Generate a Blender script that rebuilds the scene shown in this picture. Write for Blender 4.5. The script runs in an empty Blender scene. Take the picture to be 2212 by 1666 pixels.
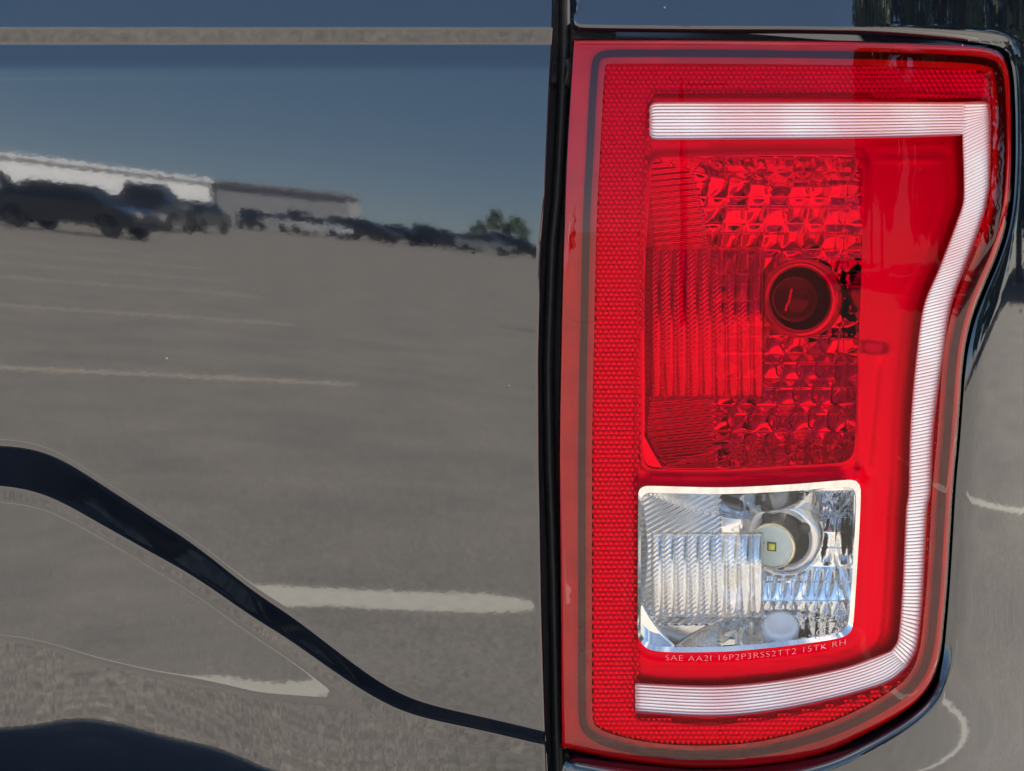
import bpy, math, random
import numpy as np
from mathutils import Vector, Matrix
from mathutils.geometry import delaunay_2d_cdt

random.seed(7)
rng = np.random.default_rng(7)
scene = bpy.context.scene
C = scene.collection

# ------------------------------------------------------------------ camera, sky, sun, exposure
S = 0.00027            # metres per drawing unit on the tailgate plane (y = 0)
D = 0.80               # camera to tailgate plane
UC, VC = 1450.0, 500.0 # the camera axis in drawing units
ZC = 1.09              # camera height
XC = (UC - 1106) * S

cam_d = bpy.data.cameras.new('camera')
cam = bpy.data.objects.new('camera', cam_d); C.objects.link(cam)
cam.location = (XC, -D, ZC)
cam.rotation_euler = (math.radians(90), 0, 0)
cam_d.sensor_width = 36
cam_d.lens = 36 * D / (2212 * S)
cam_d.shift_x = (1106 - UC) / 2212
cam_d.shift_y = -(833 - VC) / 2212
cam_d.clip_start = 0.01
cam_d.clip_end = 3000
scene.camera = cam

SUN_DIR = Vector((1.0, 0.55, 1.35)).normalized()      # towards the sun: ahead of the truck, to its right
world = bpy.data.worlds.new('World'); scene.world = world
world.use_nodes = True
wn = world.node_tree; wn.nodes.clear()
sky = wn.nodes.new('ShaderNodeTexSky'); sky.sky_type = 'NISHITA'; sky.sun_disc = False
sky.sun_elevation = math.asin(SUN_DIR.z)
sky.sun_rotation = math.atan2(SUN_DIR.x, SUN_DIR.y)
sky.altitude = 6000; sky.air_density = 1.0; sky.dust_density = 0.0; sky.ozone_density = 4.0
bg = wn.nodes.new('ShaderNodeBackground'); bg.inputs[1].default_value = 0.10
wo = wn.nodes.new('ShaderNodeOutputWorld')
gm = wn.nodes.new('ShaderNodeGamma'); gm.inputs[1].default_value = 0.50
hs = wn.nodes.new('ShaderNodeHueSaturation'); hs.inputs['Saturation'].default_value = 1.35
wn.links.new(sky.outputs[0], gm.inputs[0]); wn.links.new(gm.outputs[0], hs.inputs['Color']); 
# scattered fair-weather clouds on a flat layer overhead
tcw = wn.nodes.new('ShaderNodeTexCoord'); sxyz = wn.nodes.new('ShaderNodeSeparateXYZ'); wn.links.new(tcw.outputs['Generated'], sxyz.inputs[0])
def wmath(op, a, b):
    m_ = wn.nodes.new('ShaderNodeMath'); m_.operation = op
    for i_, q_ in enumerate((a, b)):
        if isinstance(q_, (int, float)): m_.inputs[i_].default_value = q_
        else: wn.links.new(q_, m_.inputs[i_])
    return m_.outputs[0]
zz_ = wmath('MAXIMUM', sxyz.outputs[2], 0.05)
cxyz = wn.nodes.new('ShaderNodeCombineXYZ')
wn.links.new(wmath('DIVIDE', sxyz.outputs[0], zz_), cxyz.inputs[0]); wn.links.new(wmath('DIVIDE', sxyz.outputs[1], zz_), cxyz.inputs[1])
cn = wn.nodes.new('ShaderNodeTexNoise'); cn.inputs['Scale'].default_value = 1.1; cn.inputs['Detail'].default_value = 7; cn.inputs['Roughness'].default_value = 0.6
wn.links.new(cxyz.outputs[0], cn.inputs['Vector'])
crp = wn.nodes.new('ShaderNodeMapRange'); crp.interpolation_type = 'SMOOTHSTEP'
crp.inputs[1].default_value = 0.50; crp.inputs[2].default_value = 0.66; wn.links.new(cn.outputs['Fac'], crp.inputs[0])
fad = wn.nodes.new('ShaderNodeMapRange'); fad.interpolation_type = 'SMOOTHSTEP'
fad.inputs[1].default_value = 0.24; fad.inputs[2].default_value = 0.42; wn.links.new(sxyz.outputs[2], fad.inputs[0])
cmx = wn.nodes.new('ShaderNodeMix'); cmx.data_type = 'RGBA'; cmx.inputs[7].default_value = (3.4, 3.4, 3.5, 1)
wn.links.new(wmath('MULTIPLY', crp.outputs[0], fad.outputs[0]), cmx.inputs[0]); wn.links.new(hs.outputs[0], cmx.inputs[6]); wn.links.new(cmx.outputs[2], bg.inputs[0])
wn.links.new(bg.outputs[0], wo.inputs[0])

sd = bpy.data.lights.new('sun', 'SUN'); sd.energy = 4.0; sd.angle = math.radians(0.53); sd.color = (1.0, 0.95, 0.88)
sun = bpy.data.objects.new('sun', sd); C.objects.link(sun)
sun.rotation_euler = (-SUN_DIR).to_track_quat('-Z', 'Y').to_euler()

vs = scene.view_settings
vs.view_transform = 'Standard'; vs.look = 'None'; vs.gamma = 1; vs.use_curve_mapping = False
vs.exposure = 2.72
cy = scene.cycles
cy.max_bounces = 14; cy.transparent_max_bounces = 24; cy.glossy_bounces = 8; cy.transmission_bounces = 10
cy.diffuse_bounces = 4
cy.use_denoising = True
cy.sample_clamp_indirect = 12; cy.sample_clamp_direct = 8

# ------------------------------------------------------------------ helpers
def W(u, v, y):
    """point at depth y on the sight line of drawing position (u, v)"""
    k = (D + y) / D
    return np.stack([XC + (u - UC) * S * k, y + 0 * u, ZC - (v - VC) * S * k], -1)

def smooth01(t):
    t = np.clip(t, 0, 1); return t * t * (3 - 2 * t)

def link(name, verts, faces, mat, parent=None, smooth=True):
    me = bpy.data.meshes.new(name)
    me.from_pydata([tuple(map(float, p)) for p in verts], [], [tuple(int(i) for i in f) for f in faces])
    me.update()
    if smooth:
        me.polygons.foreach_set('use_smooth', [True] * len(me.polygons))
    if mat: me.materials.append(mat)
    o = bpy.data.objects.new(name, me); C.objects.link(o)
    if parent: o.parent = parent
    return o

def tag(o, label=None, cat=None, group=None, kind=None):
    if label: o['label'] = label
    if cat: o['category'] = cat
    if group: o['group'] = group
    if kind: o['kind'] = kind
    return o

def empty(name, loc=(0, 0, 0), rz=0):
    o = bpy.data.objects.new(name, None); C.objects.link(o)
    o.location = loc; o.rotation_euler = (0, 0, rz); o.empty_display_size = 0.1
    return o

def smooth_poly(pts, step=8.0, closed=True, corner=()):
    """Catmull-Rom through pts, resampled about every step; indices in corner stay sharp"""
    P = np.array(pts, float); n = len(P); out = []
    m = n if closed else n - 1
    for i in range(m):
        p1, p2 = P[i], P[(i + 1) % n]
        p0 = P[(i - 1) % n] if (closed or i > 0) else p1
        p3 = P[(i + 2) % n] if (closed or i + 2 < n) else p2
        t1 = (p2 - p0) / 2; t2 = (p3 - p1) / 2
        L = np.linalg.norm(p2 - p1)
        for t_, a in ((t1, 1), (t2, 1)):
            l = np.linalg.norm(t_)
            if l > L: t_ *= L / l
        if i in corner: t1 = (p2 - p1)
        if (i + 1) % n in corner: t2 = (p2 - p1)
        k = max(1, int(round(L / step)))
        for j in range(k):
            t = j / k
            h = (2*t**3 - 3*t**2 + 1) * p1 + (t**3 - 2*t**2 + t) * t1 + (-2*t**3 + 3*t**2) * p2 + (t**3 - t**2) * t2
            out.append(h)
    if not closed: out.append(P[-1])
    return np.array(out)

def inside(poly, pts):
    x, y = pts[:, 0], pts[:, 1]; c = np.zeros(len(pts), bool)
    a = poly; b = np.roll(poly, -1, 0)
    for (x1, y1), (x2, y2) in zip(a, b):
        if y1 == y2: continue
        cond = ((y1 > y) != (y2 > y)) & (x < (x2 - x1) * (y - y1) / (y2 - y1) + x1)
        c ^= cond
    return c

def dist_to(poly, pts, closed=True):
    a = poly if closed else poly[:-1]
    b = np.roll(poly, -1, 0) if closed else poly[1:]
    best = np.full(len(pts), 1e9)
    for p, q in zip(a, b):
        d = q - p; l2 = max(d @ d, 1e-9)
        t = np.clip(((pts - p) @ d) / l2, 0, 1)
        r = pts - (p + t[:, None] * d)
        best = np.minimum(best, np.hypot(r[:, 0], r[:, 1]))
    return best

def offset(poly, d):
    """offset a closed polygon outward by d"""
    nx = np.roll(poly, -1, 0) - np.roll(poly, 1, 0)
    nrm = np.stack([nx[:, 1], -nx[:, 0]], -1); nrm /= np.maximum(np.linalg.norm(nrm, axis=1)[:, None], 1e-9)
    area = 0.5 * np.sum(poly[:, 0] * np.roll(poly[:, 1], -1) - np.roll(poly[:, 0], -1) * poly[:, 1])
    return poly + nrm * d * (1 if area > 0 else -1)

def sheet(name, outer, holes, yfunc, step, mat, parent, rings=(), wall=0.0):
    """a surface over a drawn outline with holes, real depth from yfunc; wall: depth of a side wall round the outer edge"""
    loops = [outer] + list(holes)
    verts, edges = [], []
    for lp in loops + list(rings):
        b = len(verts); n = len(lp)
        verts += [tuple(p) for p in lp]
        edges += [(b + i, b + (i + 1) % n) for i in range(n)]
    lo, hi = outer.min(0), outer.max(0)
    gx, gy = np.meshgrid(np.arange(lo[0], hi[0], step), np.arange(lo[1], hi[1], step))
    gx = gx + (np.arange(gx.shape[0]) % 2)[:, None] * step * 0.5
    g = np.stack([gx.ravel(), gy.ravel()], -1)
    ok = inside(outer, g)
    for h in holes: ok &= ~inside(h, g)
    g = g[ok]
    near = np.full(len(g), 1e9)
    for lp in loops + list(rings): near = np.minimum(near, dist_to(lp, g))
    g = g[near > step * 0.45]
    verts += [tuple(p) for p in g]
    vo, eo, fo, *_ = delaunay_2d_cdt([Vector(p) for p in verts], edges, [], 0, 1e-4)
    P = np.array([(p.x, p.y) for p in vo])
    F = np.array([f for f in fo if len(f) == 3])
    cen = P[F].mean(1)
    ok = inside(outer, cen)
    for h in holes: ok &= ~inside(h, cen)
    F = F[ok]
    # orient towards the camera (-Y)
    a, b, c = P[F[:, 0]], P[F[:, 1]], P[F[:, 2]]
    cr = (b[:, 0]-a[:, 0])*(c[:, 1]-a[:, 1]) - (b[:, 1]-a[:, 1])*(c[:, 0]-a[:, 0])
    F[cr > 0] = F[cr > 0][:, ::-1]
    used = np.unique(F); remap = -np.ones(len(P), int); remap[used] = np.arange(len(used))
    P = P[used]; F = remap[F]
    y = yfunc(P)
    V = W(P[:, 0], P[:, 1], y)
    verts3 = list(V); faces = [tuple(f) for f in F]
    if wall:
        yo = yfunc(outer)
        A = W(outer[:, 0], outer[:, 1], yo)
        B = A.copy(); B[:, 1] += wall
        n = len(outer); b0 = len(verts3)
        verts3 += list(A) + list(B)
        for i in range(n):
            j = (i + 1) % n
            faces.append((b0 + i, b0 + j, b0 + n + j, b0 + n + i))
    return link(name, verts3, faces, mat, parent)

def ring_strip(name, inner, outer, yi, yo, mat, parent, mid=None):
    """band between two outlines with the same number of points"""
    n = len(inner)
    rows = [W(outer[:, 0], outer[:, 1], yo), W(inner[:, 0], inner[:, 1], yi)]
    V = np.concatenate(rows)
    F = [(i, (i + 1) % n, n + (i + 1) % n, n + i) for i in range(n)]
    return link(name, V, F, mat, parent)

def grid_mesh(name, U, V_, Y, mat, parent, smooth=True):
    h, w = U.shape
    P = W(U, V_, Y).reshape(-1, 3)
    idx = np.arange(h * w).reshape(h, w)
    F = np.stack([idx[:-1, :-1], idx[1:, :-1], idx[1:, 1:], idx[:-1, 1:]], -1).reshape(-1, 4)
    return link(name, P, F, mat, parent, smooth)

def lathe(name, prof, cen, axis, mat, parent, n=40, cap=False):
    """prof: (radius, distance along axis); cen world point; axis points towards the viewer"""
    ax = Vector(axis).normalized(); t = ax.orthogonal().normalized(); b = ax.cross(t)
    V, F = [], []
    for r, a in prof:
        for i in range(n):
            an = 2 * math.pi * i / n
            V.append(Vector(cen) + ax * a + (t * math.cos(an) + b * math.sin(an)) * r)
    for k in range(len(prof) - 1):
        for i in range(n):
            j = (i + 1) % n
            F.append((k*n + i, k*n + j, (k+1)*n + j, (k+1)*n + i))
    if cap: F.append(tuple(range((len(prof)-1)*n, len(prof)*n)))
    o = link(name, V, F, mat, parent)
    return o

def box_verts(x0, x1, y0, y1, z0, z1):
    V = [(x0,y0,z0),(x1,y0,z0),(x1,y1,z0),(x0,y1,z0),(x0,y0,z1),(x1,y0,z1),(x1,y1,z1),(x0,y1,z1)]
    F = [(0,3,2,1),(4,5,6,7),(0,1,5,4),(1,2,6,5),(2,3,7,6),(3,0,4,7)]
    return V, F

def box(name, b, mat, parent=None, bevel=0.0):
    V, F = box_verts(*b)
    o = link(name, V, F, mat, parent, smooth=False)
    if bevel:
        m = o.modifiers.new('bevel', 'BEVEL'); m.width = bevel; m.segments = 3
        o.data.polygons.foreach_set('use_smooth', [True] * 6)
    return o

# ------------------------------------------------------------------ materials
def mat_new(name):
    m = bpy.data.materials.new(name); m.use_nodes = True
    n = m.node_tree; n.nodes.clear()
    return m, n, n.nodes.new('ShaderNodeOutputMaterial')

def principled(name, col, rough=0.5, metal=0.0, coat=0.0, spec=0.5, noise=0.0, nscale=30, bump=0.0, bscale=200, ior=1.5):
    m, n, out = mat_new(name)
    p = n.nodes.new('ShaderNodeBsdfPrincipled')
    p.inputs['Base Color'].default_value = (*col, 1); p.inputs['Roughness'].default_value = rough
    p.inputs['Metallic'].default_value = metal; p.inputs['Coat Weight'].default_value = coat
    p.inputs['Coat Roughness'].default_value = 0.03; p.inputs['Specular IOR Level'].default_value = spec
    p.inputs['IOR'].default_value = ior
    tc = n.nodes.new('ShaderNodeTexCoord')
    if noise:
        t = n.nodes.new('ShaderNodeTexNoise'); t.inputs['Scale'].default_value = nscale; t.inputs['Detail'].default_value = 5
        n.links.new(tc.outputs['Object'], t.inputs['Vector'])
        mx = n.nodes.new('ShaderNodeMix'); mx.data_type = 'RGBA'; mx.blend_type = 'MULTIPLY'; mx.inputs[0].default_value = noise
        mx.inputs[6].default_value = (*col, 1)
        cr = n.nodes.new('ShaderNodeValToRGB'); cr.color_ramp.elements[0].position = 0.3; cr.color_ramp.elements[1].position = 0.7
        cr.color_ramp.elements[0].color = (0.45, 0.45, 0.45, 1)
        n.links.new(t.outputs['Fac'], cr.inputs['Fac']); n.links.new(cr.outputs[0], mx.inputs[7])
        n.links.new(mx.outputs[2], p.inputs['Base Color'])
    if bump:
        t = n.nodes.new('ShaderNodeTexNoise'); t.inputs['Scale'].default_value = bscale; t.inputs['Detail'].default_value = 3
        n.links.new(tc.outputs['Object'], t.inputs['Vector'])
        b = n.nodes.new('ShaderNodeBump'); b.inputs['Strength'].default_value = bump; b.inputs['Distance'].default_value = 0.002
        n.links.new(t.outputs['Fac'], b.inputs['Height']); n.links.new(b.outputs[0], p.inputs['Normal'])
    n.links.new(p.outputs[0], out.inputs[0])
    return m

def paint_material():
    """dark blue clear-coated metallic paint with orange peel, dust specks and a few fine scratches"""
    m, n, out = mat_new('truck_paint'); L = n.links.new
    p = n.nodes.new('ShaderNodeBsdfPrincipled')
    tc = n.nodes.new('ShaderNodeTexCoord')
    p.inputs['Roughness'].default_value = 0.03
    p.inputs['IOR'].default_value = 1.55
    p.inputs['Coat Weight'].default_value = 1.0; p.inputs['Coat Roughness'].default_value = 0.022; p.inputs['Coat IOR'].default_value = 1.58
    # dust: sparse voronoi dots
    vo = n.nodes.new('ShaderNodeTexVoronoi'); vo.inputs['Scale'].default_value = 55
    L(tc.outputs['Object'], vo.inputs['Vector'])
    lt = n.nodes.new('ShaderNodeMath'); lt.operation = 'LESS_THAN'
    sep = n.nodes.new('ShaderNodeSeparateColor'); L(vo.outputs['Color'], sep.inputs[0])
    sz = n.nodes.new('ShaderNodeMath'); sz.operation = 'MULTIPLY'; sz.inputs[1].default_value = 0.055
    pw = n.nodes.new('ShaderNodeMath'); pw.operation = 'POWER'; pw.inputs[1].default_value = 4
    L(sep.outputs[0], pw.inputs[0]); L(pw.outputs[0], sz.inputs[0])
    L(vo.outputs['Distance'], lt.inputs[0]); L(sz.outputs[0], lt.inputs[1])
    # dusty film
    nz = n.nodes.new('ShaderNodeTexNoise'); nz.inputs['Scale'].default_value = 18; nz.inputs['Detail'].default_value = 8; nz.inputs['Roughness'].default_value = 0.65
    L(tc.outputs['Object'], nz.inputs['Vector'])
    rp = n.nodes.new('ShaderNodeMapRange'); rp.inputs[1].default_value = 0.35; rp.inputs[2].default_value = 0.8; rp.inputs[3].default_value = 0.0; rp.inputs[4].default_value = 1.0
    L(nz.outputs['Fac'], rp.inputs[0])
    c1 = n.nodes.new('ShaderNodeMix'); c1.data_type = 'RGBA'
    c1.inputs[6].default_value = (0.0035, 0.0055, 0.011, 1); c1.inputs[7].default_value = (0.008, 0.009, 0.012, 1)
    L(rp.outputs[0], c1.inputs[0])
    c2 = n.nodes.new('ShaderNodeMix'); c2.data_type = 'RGBA'; c2.inputs[7].default_value = (0.22, 0.22, 0.20, 1)
    L(lt.outputs[0], c2.inputs[0]); L(c1.outputs[2], c2.inputs[6]); L(c2.outputs[2], p.inputs['Base Color'])
    # orange peel
    op = n.nodes.new('ShaderNodeTexNoise'); op.inputs['Scale'].default_value = 210; op.inputs['Detail'].default_value = 2
    L(tc.outputs['Object'], op.inputs['Vector'])
    b = n.nodes.new('ShaderNodeBump'); b.inputs['Strength'].default_value = 1.0; b.inputs['Distance'].default_value = 0.0000042
    L(op.outputs['Fac'], b.inputs['Height'])
    L(b.outputs[0], p.inputs['Normal']); L(b.outputs[0], p.inputs['Coat Normal'])
    L(p.outputs[0], out.inputs[0])
    return m

def thin_lens(name, col, f0=0.045, rough=0.0, bump=0.0, bscale=300):
    """coloured clear plastic: light passes straight through, the skin reflects more at grazing angles"""
    m, n, out = mat_new(name); L = n.links.new
    tr = n.nodes.new('ShaderNodeBsdfTransparent'); tr.inputs[0].default_value = (*col, 1)
    gl = n.nodes.new('ShaderNodeBsdfGlossy'); gl.inputs['Roughness'].default_value = rough
    lw = n.nodes.new('ShaderNodeLayerWeight'); lw.inputs[0].default_value = 0.5
    pw = n.nodes.new('ShaderNodeMath'); pw.operation = 'POWER'; pw.inputs[1].default_value = 5
    ma = n.nodes.new('ShaderNodeMath'); ma.operation = 'MULTIPLY_ADD'; ma.inputs[1].default_value = 1 - f0; ma.inputs[2].default_value = f0
    mx = n.nodes.new('ShaderNodeMixShader')
    L(lw.outputs['Facing'], pw.inputs[0]); L(pw.outputs[0], ma.inputs[0]); L(ma.outputs[0], mx.inputs[0])
    L(tr.outputs[0], mx.inputs[1]); L(gl.outputs[0], mx.inputs[2])
    if bump:
        tc = n.nodes.new('ShaderNodeTexCoord')
        t = n.nodes.new('ShaderNodeTexNoise'); t.inputs['Scale'].default_value = bscale
        L(tc.outputs['Object'], t.inputs['Vector'])
        b = n.nodes.new('ShaderNodeBump'); b.inputs['Distance'].default_value = bump
        L(t.outputs['Fac'], b.inputs['Height']); L(b.outputs[0], gl.inputs['Normal'])
    L(mx.outputs[0], out.inputs[0])
    return m

M = {}
M['paint'] = paint_material()
M['black'] = principled('black_plastic', (0.012, 0.012, 0.013), 0.45, bump=0.3, bscale=900)
M['rubber'] = principled('rubber_seal', (0.028, 0.028, 0.030), 0.5, noise=0.6, nscale=120)
M['red_lens'] = thin_lens('red_lens_plastic', (0.93, 0.002, 0.13), 0.008, bump=0.00001, bscale=60)  # weak skin reflection stands in for a person blocking the mirrored ground
M['red_rim'] = thin_lens('red_rim_plastic', (0.92, 0.008, 0.055), 0.05, bump=0.00001, bscale=60)
M['clear_lens'] = thin_lens('clear_lens_plastic', (0.96, 0.96, 0.96), 0.05)
M['chrome'] = principled('chrome_reflector', (0.78, 0.78, 0.78), 0.05, metal=1.0)
M['satin'] = principled('satin_silver_bezel', (0.72, 0.70, 0.70), 0.30, metal=0.7)
M['prism'] = principled('prism_reflector', (0.80, 0.80, 0.80), 0.17, metal=0.85)
M['housing_grey'] = principled('pale_housing', (0.46, 0.42, 0.42), 0.5, noise=0.5, nscale=40)
M['gasket'] = principled('black_band', (0.006, 0.007, 0.008), 0.35)
def guide_material():
    m, n, out = mat_new('light_guide_plastic'); L = n.links.new
    p = n.nodes.new('ShaderNodeBsdfPrincipled'); p.inputs['Roughness'].default_value = 0.2; p.inputs['Metallic'].default_value = 0.3
    tc = n.nodes.new('ShaderNodeTexCoord'); mp = n.nodes.new('ShaderNodeMapping'); mp.inputs['Scale'].default_value = (1, 1, 1)
    t = n.nodes.new('ShaderNodeTexNoise'); t.inputs['Scale'].default_value = 22; t.inputs['Detail'].default_value = 2
    L(tc.outputs['Object'], mp.inputs[0]); L(mp.outputs[0], t.inputs['Vector'])
    r = n.nodes.new('ShaderNodeValToRGB'); e = r.color_ramp.elements
    e[0].position = 0.40; e[0].color = (0.98, 0.95, 0.94, 1); e[1].position = 0.70; e[1].color = (0.95, 0.66, 0.67, 1)
    L(t.outputs['Fac'], r.inputs['Fac']); L(r.outputs[0], p.inputs['Base Color']); L(p.outputs[0], out.inputs[0])
    return m
M['guide'] = guide_material()
M['bar_wall'] = principled('red_bar_wall', (0.80, 0.22, 0.24), 0.3)
M['bar_window'] = thin_lens('bar_window_plastic', (0.99, 0.965, 0.965), 0.02)
def insert_material():
    m, n, out = mat_new('fluted_clear_plastic'); L = n.links.new
    tr = n.nodes.new('ShaderNodeBsdfTransparent'); tr.inputs[0].default_value = (0.93, 0.93, 0.94, 1)
    gl = n.nodes.new('ShaderNodeBsdfGlossy'); gl.inputs['Roughness'].default_value = 0.05; gl.inputs[0].default_value = (0.70, 0.70, 0.71, 1)
    mx = n.nodes.new('ShaderNodeMixShader'); mx.inputs[0].default_value = 0.72
    L(tr.outputs[0], mx.inputs[1]); L(gl.outputs[0], mx.inputs[2]); L(mx.outputs[0], out.inputs[0])
    return m
M['insert'] = insert_material()
M['dark_hole'] = principled('dark_socket', (0.05, 0.045, 0.04), 0.5)
M['socket'] = principled('socket_ring', (0.70, 0.69, 0.68), 0.16, metal=0.8)
M['bulb_glass'] = thin_lens('bulb_glass', (0.9, 0.9, 0.9), 0.08)
M['brass'] = principled('brass_ring', (0.70, 0.58, 0.36), 0.22, metal=0.9)
M['led_board'] = principled('led_board', (0.55, 0.62, 0.58), 0.35, noise=0.15, nscale=300)
M['led_chip'] = principled('led_chip', (0.75, 0.68, 0.04), 0.4)
M['led_frame'] = principled('led_frame', (0.06, 0.09, 0.05), 0.4)
M['vent'] = principled('translucent_vent', (0.78, 0.78, 0.80), 0.38)
M['filament'] = principled('filament_wire', (0.9, 0.88, 0.85), 0.15, metal=1.0)
M['mark'] = principled('moulded_mark', (0.80, 0.55, 0.55), 0.3)  # pale pink puts the light caught by the raised letters into their colour
M['clear_mark'] = principled('etched_mark', (0.62, 0.52, 0.53), 0.35)

# ------------------------------------------------------------------ ground
def ground_material():
    m, n, out = mat_new('worn_asphalt'); L = n.links.new
    p = n.nodes.new('ShaderNodeBsdfPrincipled'); p.inputs['Roughness'].default_value = 0.85
    tc = n.nodes.new('ShaderNodeTexCoord')
    a = n.nodes.new('ShaderNodeTexNoise'); a.inputs['Scale'].default_value = 55; a.inputs['Detail'].default_value = 6; a.inputs['Roughness'].default_value = 0.7
    b = n.nodes.new('ShaderNodeTexNoise'); b.inputs['Scale'].default_value = 1.3; b.inputs['Detail'].default_value = 8; b.inputs['Roughness'].default_value = 0.65
    L(tc.outputs['Object'], a.inputs['Vector']); L(tc.outputs['Object'], b.inputs['Vector'])
    r1 = n.nodes.new('ShaderNodeValToRGB'); e = r1.color_ramp.elements
    e[0].position = 0.32; e[0].color = (0.135, 0.124, 0.108, 1); e[1].position = 0.72; e[1].color = (0.33, 0.30, 0.255, 1)
    L(a.outputs['Fac'], r1.inputs['Fac'])
    r2 = n.nodes.new('ShaderNodeValToRGB'); e = r2.color_ramp.elements
    e[0].position = 0.3; e[0].color = (0.76, 0.76, 0.77, 1); e[1].position = 0.68; e[1].color = (1.06, 1.05, 1.03, 1)
    L(b.outputs['Fac'], r2.inputs['Fac'])
    mx = n.nodes.new('ShaderNodeMix'); mx.data_type = 'RGBA'; mx.blend_type = 'MULTIPLY'; mx.inputs[0].default_value = 1
    L(r1.outputs[0], mx.inputs[6]); L(r2.outputs[0], mx.inputs[7])
    v = n.nodes.new('ShaderNodeTexVoronoi'); v.inputs['Scale'].default_value = 130
    L(tc.outputs['Object'], v.inputs['Vector'])
    sp = n.nodes.new('ShaderNodeSeparateColor'); L(v.outputs['Color'], sp.inputs[0])
    r3 = n.nodes.new('ShaderNodeMapRange'); r3.inputs[3].default_value = 0.72; r3.inputs[4].default_value = 1.28
    L(sp.outputs[0], r3.inputs[0])
    mx2 = n.nodes.new('ShaderNodeVectorMath'); mx2.operation = 'SCALE'
    L(mx.outputs[2], mx2.inputs[0]); L(r3.outputs[0], mx2.inputs['Scale'])
    L(mx2.outputs[0], p.inputs['Base Color'])
    bp = n.nodes.new('ShaderNodeBump'); bp.inputs['Strength'].default_value = 0.5; bp.inputs['Distance'].default_value = 0.004
    L(a.outputs['Fac'], bp.inputs['Height']); L(bp.outputs[0], p.inputs['Normal'])
    L(p.outputs[0], out.inputs[0])
    return m
R = 1500
g = link('parking_lot_ground', [(-R, -R, 0), (R, -R, 0), (R, R, 0), (-R, R, 0)], [(0, 1, 2, 3)], ground_material(), smooth=False)
tag(g, 'worn warm grey asphalt of the parking lot', kind='structure')

M['line'] = principled('line_paint', (0.56, 0.525, 0.45), 0.7, noise=0.35, nscale=25)
M['worn_line'] = principled('worn_line_paint', (0.43, 0.38, 0.30), 0.7, noise=0.6, nscale=9)
def painted_line(x, y, length, width, ang):
    """painted line whose right end is at (x, y); it runs leftwards, nearer to the truck by ang degrees"""
    n = max(8, int(length / 0.12)); a = math.radians(180 - ang)
    dx, dy = math.cos(a), math.sin(a); nx, ny = -dy, dx
    V, F = [], []
    for i in range(n + 1):
        t = length * i / n
        w = width * 0.5 * (0.55 if i in (0, n) else 1)
        j1, j2 = random.uniform(-1, 1) * width * 0.06, random.uniform(-1, 1) * width * 0.06
        V += [(x + dx*t + nx*(w+j1), y + dy*t + ny*(w+j1), 0.0015), (x + dx*t - nx*(w+j2), y + dy*t - ny*(w+j2), 0.0015)]
    for i in range(n): F.append((2*i, 2*i+1, 2*i+3, 2*i+2))
    o = link('parking_line', V, F, M['line'] if width < 0.221 and y > -5 else M['worn_line'], smooth=False)
    if o.data.polygons[0].normal.z < 0: o.data.flip_normals()
    tag(o, kind='structure'); return o
for u, d, ln, w, an in ((1092, 4.10, 4.6, 0.22, 12), (740, 9.4, 5.2, 0.22, 26), (615, 14.2, 5.5, 0.24, 26),
                        (540, 18.5, 5.5, 0.26, 26), (490, 21.7, 5.5, 0.28, 26), (455, 25.5, 5.5, 0.3, 26), (430, 30, 5.5, 0.3, 26)):
    painted_line(XC + (u - UC) * S / D * d, -(d - D), ln, w, an)
# lines on the truck's right side
def side_line(x0, y0, x1, y1, width):
    l = math.hypot(x1-x0, y1-y0); dx, dy = (x1-x0)/l, (y1-y0)/l; nx, ny = -dy, dx
    V, F = [], []; n = int(l / 0.15)
    for i in range(n + 1):
        t = l * i / n; w = width / 2 * (1 + random.uniform(-.08, .08))
        V += [(x0+dx*t+nx*w, y0+dy*t+ny*w, 0.0015), (x0+dx*t-nx*w, y0+dy*t-ny*w, 0.0015)]
    for i in range(n): F.append((2*i+1, 2*i, 2*i+2, 2*i+3))
    o = link('parking_line', V, F, M['line'], smooth=False)
    if o.data.polygons[0].normal.z < 0: o.data.flip_normals()
    tag(o, kind='structure')
side_line(2.0, -3.6, 2.0, 3.2, 0.12)
side_line(4.9, -3.6, 4.9, 3.2, 0.12)

# ------------------------------------------------------------------ the truck
truck = empty('pickup_truck', (0, 0, 0))
tag(truck, 'glossy dark navy pickup truck seen close at its rear right tail light', 'pickup truck')

# --- tailgate: a pressed panel with a step near its top and a sweeping ledge
CU = lambda *p: (np.array([q[0] for q in p], float), np.array([q[1] for q in p], float))
band_top = CU((0,972),(56,976),(113,992),(169,1023),(225,1060),(282,1096),(338,1133),(389,1164),(451,1209),(507,1254),(564,1297),(620,1332),(676,1374),(733,1418),(789,1460),(846,1497),(902,1521),(958,1536),(1071,1561),(1161,1582),(1200,1592))
band_bot = CU((0,1043),(56,1057),(113,1077),(169,1102),(225,1133),(282,1164),(338,1195),(395,1229),(451,1263),(507,1299),(564,1336),(620,1375),(676,1415),(733,1454),(789,1488),(846,1518),(885,1535),(958,1553),(1071,1578),(1178,1603),(1200,1608))
crease_a = CU((0,1082),(85,1102),(169,1136),(282,1198),(395,1268),(507,1340),(564,1377),(620,1418),(660,1448),(755,1512),(800,1545),(900,1590),(1200,1650))
crease_b = CU((0,1374),(85,1395),(169,1418),(282,1446),(395,1471),(507,1491),(564,1502),(620,1513),(700,1520),(755,1522),(800,1548),(900,1592),(1200,1652))
gate_edge = CU((-700,1216),(-400,1210),(0,1198),(86,1196),(200,1190),(428,1179),(523,1171),(780,1165),(1000,1166),(1336,1172),(1573,1179),(1666,1184),(1960,1190))
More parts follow.
